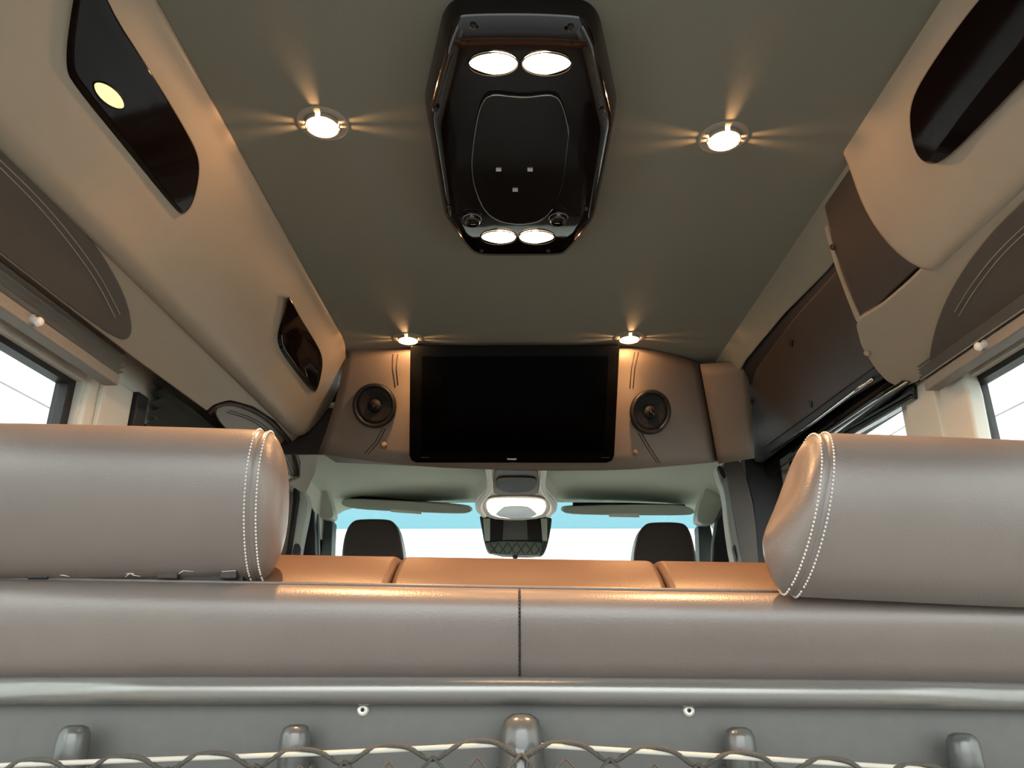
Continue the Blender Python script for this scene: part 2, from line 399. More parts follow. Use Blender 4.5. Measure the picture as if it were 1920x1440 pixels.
# ================================================================== ceiling downlights
def downlight(px, py, lab, first, beam=1.0):
    c = atZ(px, py, .80)
    root = thing('recessed_lamp', tuple(c), lab, 'lamp', 'round downlights in the ceiling')
    if first:
        fl = MB(); n = 40
        fl.lathe([(.0280, -.0002), (.0280, -.0014), (.0310, -.0016), (.0385, -.0011), (.0410, -.0005), (.0410, 0)], (0, 0, 0), (0, 0, 1), n)
        o1 = mesh('flange', fl.v, [f for f in fl.f if len(f) == 4], M['steel'])
        # ring of reflector teeth round the bulb: light escapes through the gaps and rakes the ceiling
        rg = MB(); gaps = [(351, 5), (11, 5), (170, 5), (190, 5), (268, 8)]
        def solid(a):
            return all(abs((a-g+180) % 360-180) > w for g, w in gaps)
        st = 2.0; a = 0
        while a < 360:
            if solid(a+st/2):
                a0, a1 = math.radians(a), math.radians(a+st)
                q = [Vector((r*math.cos(an), r*math.sin(an), 0)) for r, an in ((.0255, a0), (.0275, a0), (.0275, a1), (.0255, a1))]
                rg.prism(q, (0, 0, -.0072))
            a += st
        o2 = mesh('reflector_ring', rg.v, rg.f, M['steel'], smooth=False)
        o3 = MB().lathe([(.0, -.0042), (.014, -.0038), (.022, -.0025), (.0255, -.0008), (.0255, 0)], (0, 0, 0), (0, 0, 1), 32).obj('lens', M['lens'])
        ob = [o1, o2, o3]
        for o in ob: o.parent = root
        downlight.src = ob
    else:
        for s in downlight.src:
            o = s.copy(); C.objects.link(o); o.parent = root
    l = bpy.data.lights.new('bulb', 'POINT'); l.energy = P_DOWN; l.color = LAMP; l.shadow_soft_size = .0035
    lo = bpy.data.objects.new('bulb', l); C.objects.link(lo); lo.parent = root; lo.location = (0, 0, -.0056)
    l = bpy.data.lights.new('reflector_beam', 'SPOT'); l.energy = P_BEAM*beam; l.color = LAMP; l.shadow_soft_size = .012
    l.spot_size = math.radians(128); l.spot_blend = .9
    lo = bpy.data.objects.new('reflector_beam', l); C.objects.link(lo); lo.parent = root; lo.location = (0, 0, -.014)
downlight(605, 232, 'lit round downlight in the ceiling beside the big gloss black panel with reading lamp', True)
downlight(1357, 258, 'lit round downlight in the ceiling next to the short valance by the sliding door', False)
downlight(765, 635, 'lit round downlight above the upper corner of the screen on the long valance side', False, .2)
downlight(1180, 633, 'lit round downlight above the upper corner of the screen on the sliding door side', False, .2)

# ================================================================== overhead console
con = thing('overhead_console', tuple(atZ(977, 250, .8)), 'gloss black overhead console with four lamps and two knobs on the ceiling', 'console')
op = [(846, 12), (870, 6), (980, 4), (1078, 8), (1104, 14), (1122, 34), (1130, 60), (1152, 170), (1157, 192), (1155, 215), (1122, 375), (1117, 394), (1105, 412), (1066, 470), (1056, 480), (1040, 482), (970, 483), (900, 482), (886, 474), (878, 466), (838, 402), (829, 386), (826, 368), (799, 215), (795, 192), (799, 170), (824, 60), (830, 34)]
oul = chaikin([atZ(x, y, .79) for x, y in op], 2)
oc = atZ(977, 250, .79); YB = 1.17; DEP = .048
def drop(s, Y):
    e = interp([(0, 1), (.86, .97), (.93, .86), (.97, .62), (1.0, .12)], s)
    d = DEP if Y < YB else max(.010, DEP-.62*(Y-YB)**2)
    return d*e
SS = [.04, .2, .36, .5, .62, .72, .80, .86, .90, .93, .95, .97, .985, 1.0, 1.01]
vs, fs = [], []; n = len(oul)
for s in SS:
    for p in oul:
        q = oc+(p-oc)*min(s, 1.0)
        vs.append(Vector((q.x, q.y, ZC-drop(min(s, 1), q.y) if s <= 1 else ZC+.004)))
for i in range(len(SS)-1):
    for k in range(n): fs.append([i*n+k, i*n+(k+1) % n, (i+1)*n+(k+1) % n, (i+1)*n+k])
fs.append(list(range(n)))
mesh('housing', vs, fs, M['gloss'], con)
def onc(px, py, off=0.0):
    p = atZ(px, py, .80-DEP-off)
    for _ in range(3): p = atZ(px, py, .80-drop(.5, p.y)-off)
    return p
# door panel with a bright edge
ip = [(888, 270), (896, 215), (908, 184), (925, 177), (950, 180), (985, 183), (1015, 179), (1038, 178), (1052, 190), (1062, 225), (1067, 252), (1062, 300), (1056, 355), (1034, 398), (1005, 420), (945, 420), (910, 400), (890, 355), (884, 310)]
il = chaikin([onc(*p, .004) for p in ip], 2)
dr = prism('door', il, (0, 0, .010), M['gloss'], con, bevel=.002)
MB().tube([p+Vector((0, 0, -.0005)) for p in il[len(il)*12//19+2:]+il[:len(il)*12//19-8]], .0010, 6).obj('bright_edge', M['gloss_edge'], dr)
def lamp_leaf(px, py, w, h, flip):
    o = []; N = 28
    for k in range(N):
        a = 2*PI*k/N; u = math.cos(a); v = math.sin(a)
        v *= (1-.35*max(0, u*flip))
        o.append(onc(px+u*w, py+v*h, .004))
    prism('lamp_lens', o, (0, 0, .008), M['lens'], con, bevel=.002)
    ring = [onc(px+math.cos(2*PI*k/N)*(w+2), py+math.sin(2*PI*k/N)*(h+2), .0015) for k in range(N)]
    MB().tube(ring, .0012, 6, closed=True).obj('lamp_rim', M['gloss'], con)
    p = onc(px, py, .012)
    l = bpy.data.lights.new('bulb', 'SPOT'); l.energy = P_CONSOLE; l.color = LAMP; l.shadow_soft_size = .008
    l.spot_size = math.radians(150); l.spot_blend = .6
    o = bpy.data.objects.new('bulb', l); link(o, con); o.location = p
lamp_leaf(925, 121, 45, 20, -1); lamp_leaf(1025, 121, 45, 20, 1)
lamp_leaf(935, 446, 32, 11, -1); lamp_leaf(1006, 446, 32, 11, 1)
for x, y in ((885, 407), (1047, 405)):
    p = onc(x, y); kb = MB(); kb.lathe([(.0, -.014), (.013, -.014), (.0155, -.011), (.0165, 0), (.017, .004)], p, (0, 0, 1), 20)
    ko = kb.obj('knob', M['gloss'], con)
    rr = MB(); rr.tube([p+Vector((math.cos(2*PI*k/20)*.0168, math.sin(2*PI*k/20)*.0168, -.0045)) for k in range(20)], .0011, 6, closed=True); rr.obj('knob_ring', M['gloss_edge'], ko)
sc0 = None
for x, y in ((887, 50), (1070, 53), (816, 206), (1129, 208), (843, 389), (1098, 391), (903, 470), (1028, 470)):
    p = onc(x, y)
    if sc0 is None:
        sc0 = MB().lathe([(.0, -.003), (.0025, -.0028), (.0042, -.0010), (.0045, .004)], (0, 0, 0), (0, 0, 1), 14).obj('screw', M['mirror_back'], con); o = sc0
    else:
        o = sc0.copy(); C.objects.link(o); o.parent = con
    o.matrix_parent_inverse = con.matrix_basis.inverted(); o.location = (p.x, p.y, p.z)
# small silver marks on the console
for x, y in ((935, 319), (994, 319), (966, 357)):
    prism('silver_mark', [onc(x-5, y-2.5, .006), onc(x+5, y-2.5, .006), onc(x+5, y+2.5, .006), onc(x-5, y+2.5, .006)], (0, 0, .004), M['silver'], con, bevel=0)

# ================================================================== screen bulkhead
ytop = [(590, 640), (770, 648), (1160, 650), (1215, 654), (1270, 668), (1312, 681)]
ybot = [(590, 849), (650, 858), (700, 866), (800, 875), (960, 881), (1100, 882), (1200, 879), (1347, 866)]
def bY(u):  # u: 0 at the long valance side .. 1
    return 1.895+.10*max(0, (u-.80)/.20)**1.3+.02*max(0, (.2-u)/.2)
def bulk(u, v, off=0.0):
    xl = 648-52*v**1.5; xr = 1312+35*v
    px = xl+(xr-xl)*u; xt = xb = px; py = interp(ytop, xt)+(interp(ybot, xb)-interp(ytop, xt))*v
    p = atY(px, py, bY(u)+.135*v)
    return p+Vector((0, -.92*off, -.39*off))
def bulk_px(px, py, off=0.0):
    u, v = .5, .5
    for _ in range(12):
        v = (py-interp(ytop, px))/(interp(ybot, px)-interp(ytop, px)); w = max(0, min(1, v))
        xl = 648-52*w**1.5; u = (px-xl)/(1312+35*w-xl)
    return bulk(u, v, off)
bk = thing('screen_cabinet', (0, 1.95, CZ+.65), 'taupe leather overhead cabinet that carries the screen and two speakers', 'cabinet')
NU, NV = 40, 8
rows = [[bulk(i/NU, j/NV) for i in range(NU+1)] for j in range(NV+1)]
gridmesh('front_panel', rows, M['bulk'], bk, solid=.05, solid_off=1)
# underside + back
MB().prism([bulk(i/10, 1)+Vector((0, .055, .012)) for i in range(11)]+[Vector((.60, 2.40, CZ+.60)), Vector((-.60, 2.40, CZ+.60))], (0, 0, .02)).obj('underside', M['bulk'], bk, smooth=False)
box('gap_filler', M['mirror_back'], -.78, -.50, 2.09, 2.11, CZ+.55, ZC, bk, bevel=.004)  # dark filler block added to close the gap where sky leaked in
# side wing that turns towards the sliding door
wing = []
for j in range(9):
    v = j/8; r = []
    for i in range(7):
        w = i/6
        a = (1312+35*v, 681+185*v); bb = (1396+12*v, 676+180*v)
        r.append(atY(a[0]+(bb[0]-a[0])*w+3, a[1]+(bb[1]-a[1])*w, bY(1)+.135*v-.03*w-.008*math.sin(w*PI)))
    wing.append(r)
gridmesh('side_wing', wing, M['bulk'], bk, solid=.02)
sm = MB()
for q in ([(737, 664), (736, 690), (741, 726)], [(746, 664), (743, 690), (746, 722)], [(718, 802), (704, 828), (684, 850)], [(723, 803), (709, 830), (690, 852)],
          [(1190, 660), (1184, 690), (1181, 728)], [(1197, 660), (1190, 690), (1187, 728)], [(1197, 812), (1212, 838), (1232, 868)], [(1203, 812), (1218, 838), (1238, 868)]):
    MB().tube([bulk_px(*p, .0005) for p in q], .0014, 5).obj('seam', M['brown'], bk)
for x, y in ((720, 834), (1192, 847)):
    MB().lathe([(.0, .0), (.009, .0), (.0095, .003), (.006, .0065), (.0, .0075)][::-1], bulk_px(x, y), (0, -.92, -.39), 16).obj('button', M['bulk'], bk)
nb = Vector((0, -.92, -.39)).normalized()
for x, y, lab in ((704, 760, 'round black speaker between the screen and the long tan valance'), (1217, 772, 'round black speaker between the screen and the sliding door')):
    c = bulk_px(x, y); e1 = bulk_px(x+30, y)-bulk_px(x-30, y); e2 = bulk_px(x, y+30)-bulk_px(x, y-30)
    nb = e1.cross(e2).normalized(); nb = -nb if nb.y > 0 else nb; c = c+nb*.0075; s = thing('speaker', tuple(c), lab, 'speaker', 'round speakers beside the screen')
    MB().lathe([(.062, -.004), (.062, .005), (.059, .0085), (.054, .008), (.050, .003), (.050, -.004)], c, nb, 40).obj('ring', M['cone'], s)
    MB().lathe([(.051, -.003), (.050, .004), (.040, .001), (.022, -.003), (.018, -.003), (.016, .004), (.010, .008), (.0, .009)], c, nb, 40).obj('cone', M['mesh'], s)
    MB().lathe([(.0, .0065), (.010, .007), (.006, .0135), (.0, .0145)], c, nb, 20).obj('dust_cap', M['gloss'], s)

tv = thing('television', (0, 1.9, CZ+.65), 'flat black screen mounted on the taupe overhead cabinet', 'television')
PT = TiltPlane((1.860, .80), (1.985, .50))
def rquad(pl, x0, x1, x2, x3, y0, y1, r, off=0.0):      # x0,x1 top ; x2,x3 bottom right, left
    q = [(x0, y0), (x1, y0), (x2, y1-r), (x2-r*.3, y1-r*.3), (x2-r, y1), (x3+r, y1), (x3+r*.3, y1-r*.3), (x3, y1-r)]
    return [pl(*p, off) for p in q]
prism('housing', rquad(PT, 769, 1162, 1152, 767, 648, 868, 14), -PT.n*.03, M['tv_bezel'], tv, bevel=.003, seg=3)
prism('screen', rquad(PT, 791, 1141, 1133, 789, 668, 846, 3, .0008), -PT.n*.003, M['tv'], tv, bevel=0)
MB().prism([PT(950, 859.4, .0012), PT(969, 859.8, .0012), PT(967, 862.4, .0012), PT(952, 862), ], PT.n*.001).obj('badge', M['silver'], tv, smooth=False)
for x in (1135, 797):
    prism('corner_light', [PT(x-8, 857, .001), PT(x+8, 857.5, .001), PT(x+8, 859, .001), PT(x-8, 858.5, .001)], -PT.n*.002, M['mirror_back'], tv, bevel=0)

# ================================================================== sliding door side
PD = LinePlane((.635, .745), (.745, .585), (-1, 0, -1))
hd = LinePlane((.572, .80), (.632, .745), (-1, 0, -1))
st = thing('headliner_edge', tuple(hd(1470, 540)), 'grey strip of headliner along the ceiling above the sliding door', 'trim')
panel_c('cover', hd, [(1600, 280), (1530, 390), (1440, 525), (1345, 668), (1330, 690), (1385, 700), (1398, 676), (1470, 590), (1552, 508), (1620, 420)], M['ceiling'], st, thick=.012)
door = bpy.data.objects.new('door_1', None); C.objects.link(door); door.location = (.8, 1.8, 0); door['kind'] = 'structure'
panel_c('header_frame', PD, [(1600, 440), (1552, 506), (1470, 590), (1398, 676), (1382, 700), (1390, 780), (1415, 868), (1430, 868), (1560, 770), (1665, 705), (1720, 640)], M['black'], door, thick=.02, off=-.004)
panel_c('header_panel', PD, [(1640, 425), (1560, 515), (1480, 605), (1418, 690), (1410, 712), (1414, 770), (1425, 838), (1436, 838), (1560, 748), (1642, 688), (1720, 610)], M['brown'], door, thick=.01, off=.002)
for x, y in ((1483, 644), (1519, 758)):
    MB().prism([PD(x-3, y-6, .003), PD(x+3, y-6, .003), PD(x+3, y+6, .003), PD(x-3, y+6, .003)], PD.n*.002).obj('clip', M['black'], door, smooth=False)
XD = .765
def barx(name, q, X, d, m, bevel=.003):
    return prism(name, [atX(x, y, X) for x, y in q], (d, 0, 0), m, door, bevel=bevel)
barx('track_housing', [(1650, 690), (1700, 716), (1560, 812), (1440, 892), (1418, 868)], XD+.02, .03, M['gloss'])
MB().tube([atX(*p, XD-.012) for p in ((1636, 710), (1600, 735), (1530, 788), (1446, 848))], .0042, 8).obj('track_rail', M['chrome'], door)
MB().tube([atX(*p, XD+.018) for p in ((1700, 716), (1640, 752), (1560, 806), (1480, 862))], .0018, 8).obj('lower_rail', M['chrome'], door)
barx('window_bar', [(1710, 722), (1712, 748), (1640, 790), (1560, 836), (1480, 884), (1480, 866), (1560, 812), (1640, 762)], .815, .02, M['gloss'])
MB().tube([atX(*p, .812) for p in ((1710, 735), (1640, 775), (1550, 827))], .003, 8).obj('seal_lip', M['pillar_dark'], door)
# pillar between the sliding door and the rear side window
pil = struct(prism('pillar', [atX(x, y, .825) for x, y in [(1678, 715), (1694, 750), (1703, 790), (1710, 830), (1740, 1100), (1875, 1100), (1832, 830), (1815, 740), (1800, 690)]], (.03, 0, 0), M['cream'], None, bevel=.006))
pil['kind'] = 'structure'
box('pillar_rib', M['cream'], .815, .83, 1.385, 1.395, .9, CZ+.49, pil, bevel=.002)
# left pillar pieces
pil = struct(box('pillar', M['cream'], -.825, -.80, 1.305, 1.465, .85, CZ+.52, None, bevel=.006))
box('pillar_rib', M['cream'], -.80, -.79, 1.335, 1.350, .85, CZ+.50, pil, bevel=.003)
box('pillar_seal', M['black'], -.825, -.79, 1.465, 1.51, .85, CZ+.52, pil, bevel=.004)

# ================================================================== pleated shades
def pleats(name, x, y0, y1, z0, z1, n, amp, m, parent, slope=0):
    rows = []
    for i in range(2*n+1):
        z = z1+(z0-z1)*i/(2*n); xx = x+(amp if i % 2 else -amp)+slope*i/(2*n)
        rows.append([Vector((xx, y0, z)), Vector((xx, y1, z))])
    return gridmesh(name, rows, m, parent, smooth=False, solid=.002)
def shade(x, s, y1, za, zb, lab, knob_y):
    t = thing('window_shade', (x, 0, CZ+zb), lab, 'shade', 'pleated window shades')
    pleats('pleats', x-s*.012, -.2, y1, CZ+zb+.022, CZ+za, 6, .007, M['shade'], t, slope=0)
    q = [(x-.014, CZ+zb), (x+.014, CZ+zb), (x+.014, CZ+zb+.022), (x-.014, CZ+zb+.022)]
    prism('bottom_rail', [(a, -.2, b) for a, b in q], (0, y1+.2, 0), M['shade'], t, bevel=.003)
    kx = x-s*.014
    MB().lathe([(.0, .016), (.006, .016), (.008, .012), (.005, .006), (.009, 0)][::-1], (kx, knob_y, CZ+zb+.012), (-s, 0, -.3), 16).obj('knob', M['knob'], t)
shade(-.765, -1, 1.315, .560, .477, 'taupe pleated shade with white knob rolled up under the long tan panel', atX(60, 606, -.75).y)
shade(.800, 1, 1.365, .545, .480, 'taupe pleated shade with white knob rolled up beside the cream pillar', atX(1850, 665, .785).y)
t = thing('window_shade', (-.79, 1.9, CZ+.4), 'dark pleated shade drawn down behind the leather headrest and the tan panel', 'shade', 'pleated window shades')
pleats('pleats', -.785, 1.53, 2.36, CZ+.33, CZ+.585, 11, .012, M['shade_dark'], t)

# ================================================================== cab
def flat(name, q, Y, m, parent, d=.04, bevel=.004):
    return prism(name, chaikin([atY(x, y, Y) for x, y in q], 1), (0, d, 0), m, parent, bevel=bevel)
rows = []
for j in range(13):
    Y = 2.06+(3.42-2.06)*j/12; r = []
    for x, dz in ((-.90, -.16), (-.87, -.10), (-.83, -.045), (-.76, -.012), (-.6, 0), (-.3, .006), (0, .008), (.3, .006), (.6, 0), (.76, -.012), (.83, -.045), (.87, -.10), (.90, -.16)):
        zf = .685-.035*max(0, (Y-2.6)/.82)**2 - .0*j
        r.append(Vector((x, Y, CZ+zf+dz)))
    rows.append(r)
o = struct(gridmesh('ceiling_cab', rows, M['cab'], None, solid=.02, solid_off=1, subsurf=1))
o.name = 'ceiling_cab'
# windshield, its tint band, and the lower front
PW = TiltPlane((3.40, .645), (4.32, -.34))
ws = bpy.data.objects.new('window_7', None); C.objects.link(ws); ws.location = (0, 3.7, CZ+.3); ws['kind'] = 'structure'
def wq(x0, x1, y0, y1):
    z0 = CZ+.645-(y0-3.40)*.985/.92; z1 = CZ+.645-(y1-3.40)*.985/.92
    return [Vector((x0, y0, z0)), Vector((x1, y0, z0)), Vector((x1*1.02, y1, z1)), Vector((x0*1.02, y1, z1))]
prism('glass', wq(-.87, .87, 3.485, 4.32), -PW.n*.006, M['glass'], ws, bevel=0)
prism('tint_band', wq(-.87, .87, 3.39, 3.485), -PW.n*.006, M['band'], ws, bevel=0)
struct(box('wall_front', M['shell'], -.95, .95, 4.32, 4.38, 0, CZ-.33))
dash = thing('dashboard', (0, 3.9, CZ-.25), 'grey dashboard under the windscreen behind the bench', 'dashboard')
prism('top', [(-.85, 3.62, CZ-.42), (-.85, 4.30, CZ-.35), (-.85, 4.30, CZ-.7), (-.85, 3.58, CZ-.7)], (1.70, 0, 0), M['inset2'], dash, bevel=.03, seg=3)
# cab corner trim
def pillar_trim(name, lab, grp, parts, loc):
    t = thing(name, loc, lab, 'trim', grp)
    for nm, q, Y, m, d in parts: flat(nm, q, Y, M[m], t, d)
    return t
pillar_trim('roof_pillar', 'pale curved windscreen pillar with dark lower half on the long valance side', 'windscreen pillars', [
  ('upper_trim', [(580, 915), (592, 885), (606, 900), (618, 935), (626, 962), (623, 973), (597, 971), (588, 950)], 3.05, 'cabtrim', .08),
  ('lower_trim', [(597, 968), (624, 970), (622, 1010), (618, 1120), (597, 1120)], 3.12, 'pillar_dark', .08),
  ('door_seal', [(578, 925), (590, 945), (597, 972), (598, 1120), (591, 1120), (590, 985), (584, 960), (575, 942)], 3.0, 'pillar_dark', .03)], tuple(atY(605, 950, 3.1)))
pillar_trim('roof_pillar', 'pale curved windscreen pillar with dark lower half on the sliding door side', 'windscreen pillars', [
  ('upper_trim', [(1349, 878), (1362, 920), (1362, 948), (1350, 966), (1339, 983), (1308, 981), (1307, 962), (1316, 930), (1332, 900)], 3.05, 'cabtrim', .08),
  ('lower_trim', [(1308, 980), (1339, 981), (1335, 1120), (1312, 1120), (1311, 1010)], 3.12, 'pillar_dark', .08),
  ('door_seal', [(1362, 935), (1368, 950), (1348, 985), (1344, 1120), (1334, 1120), (1337, 985)], 3.0, 'pillar_dark', .03)], tuple(atY(1335, 950, 3.1)))
def belt_post(lab, parts, loc):
    return pillar_trim('door_pillar', lab, 'pillars behind the cab seats', parts, loc)
belt_post('slim pale cab door pillar with black seal and belt anchor beside the grey arch pad', [
  ('cover', [(556, 905), (580, 935), (575, 970), (566, 1010), (558, 1060), (548, 1120), (526, 1120), (540, 1060)], 2.62, 'cabtrim', .05),
  ('black_seal', [(550, 905), (561, 920), (553, 975), (543, 1040), (535, 1120), (518, 1120), (532, 1050), (546, 960)], 2.60, 'black', .03),
  ('inner_trim', [(500, 900), (548, 915), (546, 950), (534, 1040), (520, 1120), (470, 1120)], 2.58, 'bulk', .03),
  ('door_gap', [(578, 942), (590, 965), (592, 1120), (560, 1120), (566, 1020)], 2.75, 'black', .03),
  ('belt_anchor', [(552, 1017), (560, 1020), (563, 1032), (556, 1056), (549, 1060), (547, 1040)], 2.58, 'black', .02)], tuple(atY(560, 980, 2.62)))
belt_post('broad dark cab door pillar with pale edge beside the sliding door', [
  ('pale_edge', [(1344, 872), (1358, 880), (1372, 940), (1386, 1010), (1398, 1066), (1405, 1120), (1392, 1120), (1374, 1050), (1364, 985), (1359, 925), (1346, 892)], 2.36, 'cabtrim', .05),
  ('cover', [(1354, 866), (1386, 856), (1402, 900), (1416, 960), (1424, 1060), (1430, 1140), (1404, 1140), (1394, 1066), (1376, 975), (1366, 905)], 2.30, 'inset', .06),
  ('hook_slot', [(1345, 874), (1352, 872), (1361, 888), (1359, 898), (1352, 893)], 2.31, 'black', .02),
  ('door_gap', [(1365, 945), (1376, 1000), (1392, 1120), (1335, 1120), (1340, 985)], 2.75, 'black', .03),
  ('belt_anchor', [(1374, 1022), (1385, 1019), (1388, 1040), (1387, 1056), (1380, 1048)], 2.34, 'black', .02),
  ('door_edge', [(1385, 690), (1430, 690), (1520, 850), (1530, 1140), (1424, 1140), (1416, 960), (1396, 880)], 2.34, 'black', .05)], tuple(atY(1395, 950, 2.36)))

# sun visors
for q, lq, lab in (([(640, 937), (660, 934), (870, 946), (884, 956), (878, 963), (840, 963), (690, 957), (640, 950)], [(733, 955), (790, 959), (790, 964), (733, 960)], 'grey sun visor with white label above the windscreen on the long valance side'),
                   ([(1054, 956), (1062, 948), (1270, 945), (1300, 953), (1304, 962), (1290, 967), (1140, 966), (1060, 964)], [(1142, 963), (1199, 963), (1199, 970), (1142, 969)], 'grey sun visor with white label above the windscreen on the sliding door side')):
    v = thing('sun_visor', tuple(atY(*q[4], 3.22)), lab, 'visor', 'sun visors')
    prism('flap', chaikin([atY(x, y, 3.2) for x, y in q], 2), (0, .16, .035), M['cabtrim'], v, bevel=.006, seg=3)
    prism('label_sticker', [atY(x, y, 3.193) for x, y in lq], (0, .004, 0), M['label'], v, bevel=0)
    x0 = q[0][0]+20; x1 = q[4][0]-20
    MB().tube([atY(x0, q[1][1]-1, 3.24), atY((x0+x1)/2, (q[1][1]+q[3][1])/2-3, 3.24), atY(x1, q[3][1]-2, 3.24)], .012, 8).obj('shadow_rod', M['black'], v)  # black rod draws the dark shadow along the visor's top edge

# cab roof console with dome lamp
PC = TiltPlane((2.50, .605), (3.12, .520))
cc = thing('dome_lamp_console', tuple(PC(968, 930)), 'pale cab roof console with a lit dome lamp above the windscreen', 'console')
half = [(912, 872), (914, 915), (906, 926), (893, 938), (890, 950), (893, 962), (906, 970)]
body = half+[(968, 978)]+[(1936-x, y) for x, y in half[::-1]]
prism('shell', chaikin([PC(*p) for p in body], 1), -PC.n*.07, M['cream'], cc, bevel=.008, seg=3)
for s in (1, -1):
    q = [(914, 868), (919, 900), (920, 915), (912, 928), (900, 940), (899, 955), (908, 966)]
    MB().tube(chaikin([PC(968+(x-968)*s, y, .004) for x, y in q], 2, False), .011, 8).obj('side_rail', M['cream'], cc)
prism('centre_panel', chaikin([PC(x, y, .003) for x, y in [(926, 870), (1008, 870), (1012, 924), (1000, 930), (934, 930), (924, 924)]], 1), -PC.n*.02, M['bulk'], cc, bevel=.003)
prism('top_slot', chaikin([PC(x, y, .006) for x, y in [(932, 876), (1004, 876), (1000, 888), (968, 891), (936, 888)]], 1), -PC.n*.01, M['black'], cc, bevel=.002)
prism('display', chaikin([PC(x, y, .009) for x, y in [(930, 898), (945, 895), (992, 895), (1007, 898), (1006, 914), (990, 924), (946, 924), (931, 914)]], 1), -PC.n*.012, M['mirror_back'], cc, bevel=.003)
dl = prism('dome_lens', chaikin([PC(x, y, .012) for x, y in [(914, 940), (935, 937), (1003, 938), (1021, 941), (1024, 955), (1014, 968), (968, 974), (924, 969), (912, 956)]], 1), -PC.n*.02, M['dome'], cc, bevel=.004)
prism('lamp_switches', chaikin([PC(x, y, .016) for x, y in [(926, 968), (938, 956), (947, 950), (988, 950), (998, 956), (1010, 968), (968, 974)]], 1), -PC.n*.008, M['dome_grey'], dl, bevel=.002)
prism('lamp_surround', chaikin([PC(x, y, .006) for x, y in [(906, 938), (930, 930), (1006, 930), (1030, 939), (1034, 958), (1020, 972), (968, 977), (914, 973), (902, 957)]], 1), -PC.n*.02, M['tan'], cc, bevel=.004)
# mirror housing on the windscreen
mh = thing('mirror_housing', tuple(atY(966, 1010, 3.3)), 'dark mirror housing with quilted grey box in front of the windscreen', 'mirror')
prism('housing', chaikin([atY(x, y, 3.30) for x, y in [(898, 962), (1036, 962), (1032, 1000), (1024, 1032), (1014, 1044), (916, 1040), (908, 1020), (902, 985)]], 1), (0, .06, 0), M['pillar_dark'], mh, bevel=.006)
prism('mirror_glass', [atY(x, y, 3.29) for x, y in [(910, 968), (1022, 968), (1018, 1014), (914, 1014)]], (0, .01, 0), M['mirror_back'], mh, bevel=.002)
for x0, x1 in ((906, 919), (1014, 1026)):
    prism('side_cover', [atY(x, y, 3.285) for x, y in [(x0, 972), (x1, 972), (x1, 1014), (x0+3, 1014)]], (0, .02, 0), M['cabtrim'], mh, bevel=.003)
prism('inner_bracket', [atY(x, y, 3.286) for x, y in [(944, 975), (988, 975), (990, 1013), (942, 1013)]], (0, .008, 0), M['plastic'], mh, bevel=.003)
prism('quilted_box', chaikin([atY(x, y, 3.27) for x, y in [(911, 1014), (1013, 1015), (1016, 1025), (1012, 1040), (1000, 1042), (920, 1039), (912, 1030)]], 1), (0, .04, 0), M['sensor'], mh, bevel=.005)
qm = MB()
for k in range(6):
    x = 918+k*17
    qm.tube([atY(x, 1018, 3.268), atY(x+8, 1030, 3.268), atY(x+14, 1038, 3.268)], .0022, 5)
    qm.tube([atY(x+16, 1018, 3.268), atY(x+8, 1030, 3.268), atY(x+1, 1038, 3.268)], .0022, 5)
qm.obj('quilt_seam', M['pillar_dark'], mh)
MB().lathe([(.0, .02), (.006, .018), (.012, .006), (.012, 0)][::-1], atY(966, 1042, 3.28), (0, 0, -1), 12).obj('lower_knob', M['black'], mh)

MB().tube([(0, 3.33, CZ+.47), (0, 3.50, CZ+.50), (0, 3.553, CZ+.49)], .014, 8).obj('mount_arm', M['black'], mh)
# cab seats
for x, w, y0, lab in ((698, 58, 974, 'brown leather cab seat headrest against the windscreen on the long valance side'), (1248, 59, 980, 'brown leather cab seat headrest against the windscreen on the sliding door side')):
    c = atY(x, y0+45, 2.95); s = thing('cab_seat', (c.x, 3.0, .3), lab, 'seat', 'cab seats')
    q = [(x-38, y0+1), (x-20, y0-2), (x+25, y0-2), (x+40, y0+3), (x+50, y0+22), (x+w, y0+62), (x+w+1, y0+92), (x-w, y0+92), (x-w-1, y0+62), (x-52, y0+22)]
    prism('headrest', chaikin([atY(px, py, 2.90) for px, py in q], 2), (0, .11, 0), M['brown'], s, bevel=.022, seg=4)
    box('backrest', M['brown'], c.x-.23, c.x+.23, 2.86, 3.02, .5, c.z-.18, s, bevel=.05, seg=3)
    box('seat', M['brown'], c.x-.23, c.x+.23, 2.95, 3.45, .34, .5, s, bevel=.04, seg=3)
    for k in (-.07, .07): MB().tube([(c.x+k, 2.95, c.z-.25), (c.x+k, 2.95, c.z-.03)], .007, 8).obj('post', M['chrome'], s)
    box('base', M['black'], c.x-.2, c.x+.2, 3.0, 3.4, 0, .34, s, bevel=.02)

# ================================================================== rear bench
bench = thing('rear_bench', (0, 1.0, 0), 'leather bench backrest with lamp-tinted top cushions across the foreground', 'bench')
def xprism(name, prof, x0, x1, m, parent, bevel=.006, seg=3, it=1, nx=1):
    pr = chaikin([Vector((0, y, CZ+z)) for y, z in prof], it)
    return prism(name, [Vector((x0, p.y, p.z)) for p in pr], (x1-x0, 0, 0), m, parent, bevel=bevel, seg=seg)
def lean(o):                                     # the soft top sags a little towards the sliding door
    for v in o.data.vertices:
        if v.co.z > CZ: v.co.z -= .017*v.co.x*min(1, (v.co.z-CZ)/.05)
    return o
cush = [(.918, .03), (.920, .064), (.940, .086), (.975, .106), (1.01, .122), (1.05, .125), (1.09, .11), (1.11, .06), (1.12, -.3), (.96, -.3), (.935, -.05)]
for a, b in ((-.79, -.1575), (-.1565, .1815), (.1825, .79)):
    o = xprism('top_cushion', cush, a, b, M['leather_top'], bench, bevel=.010, seg=4, it=2); lean(o)
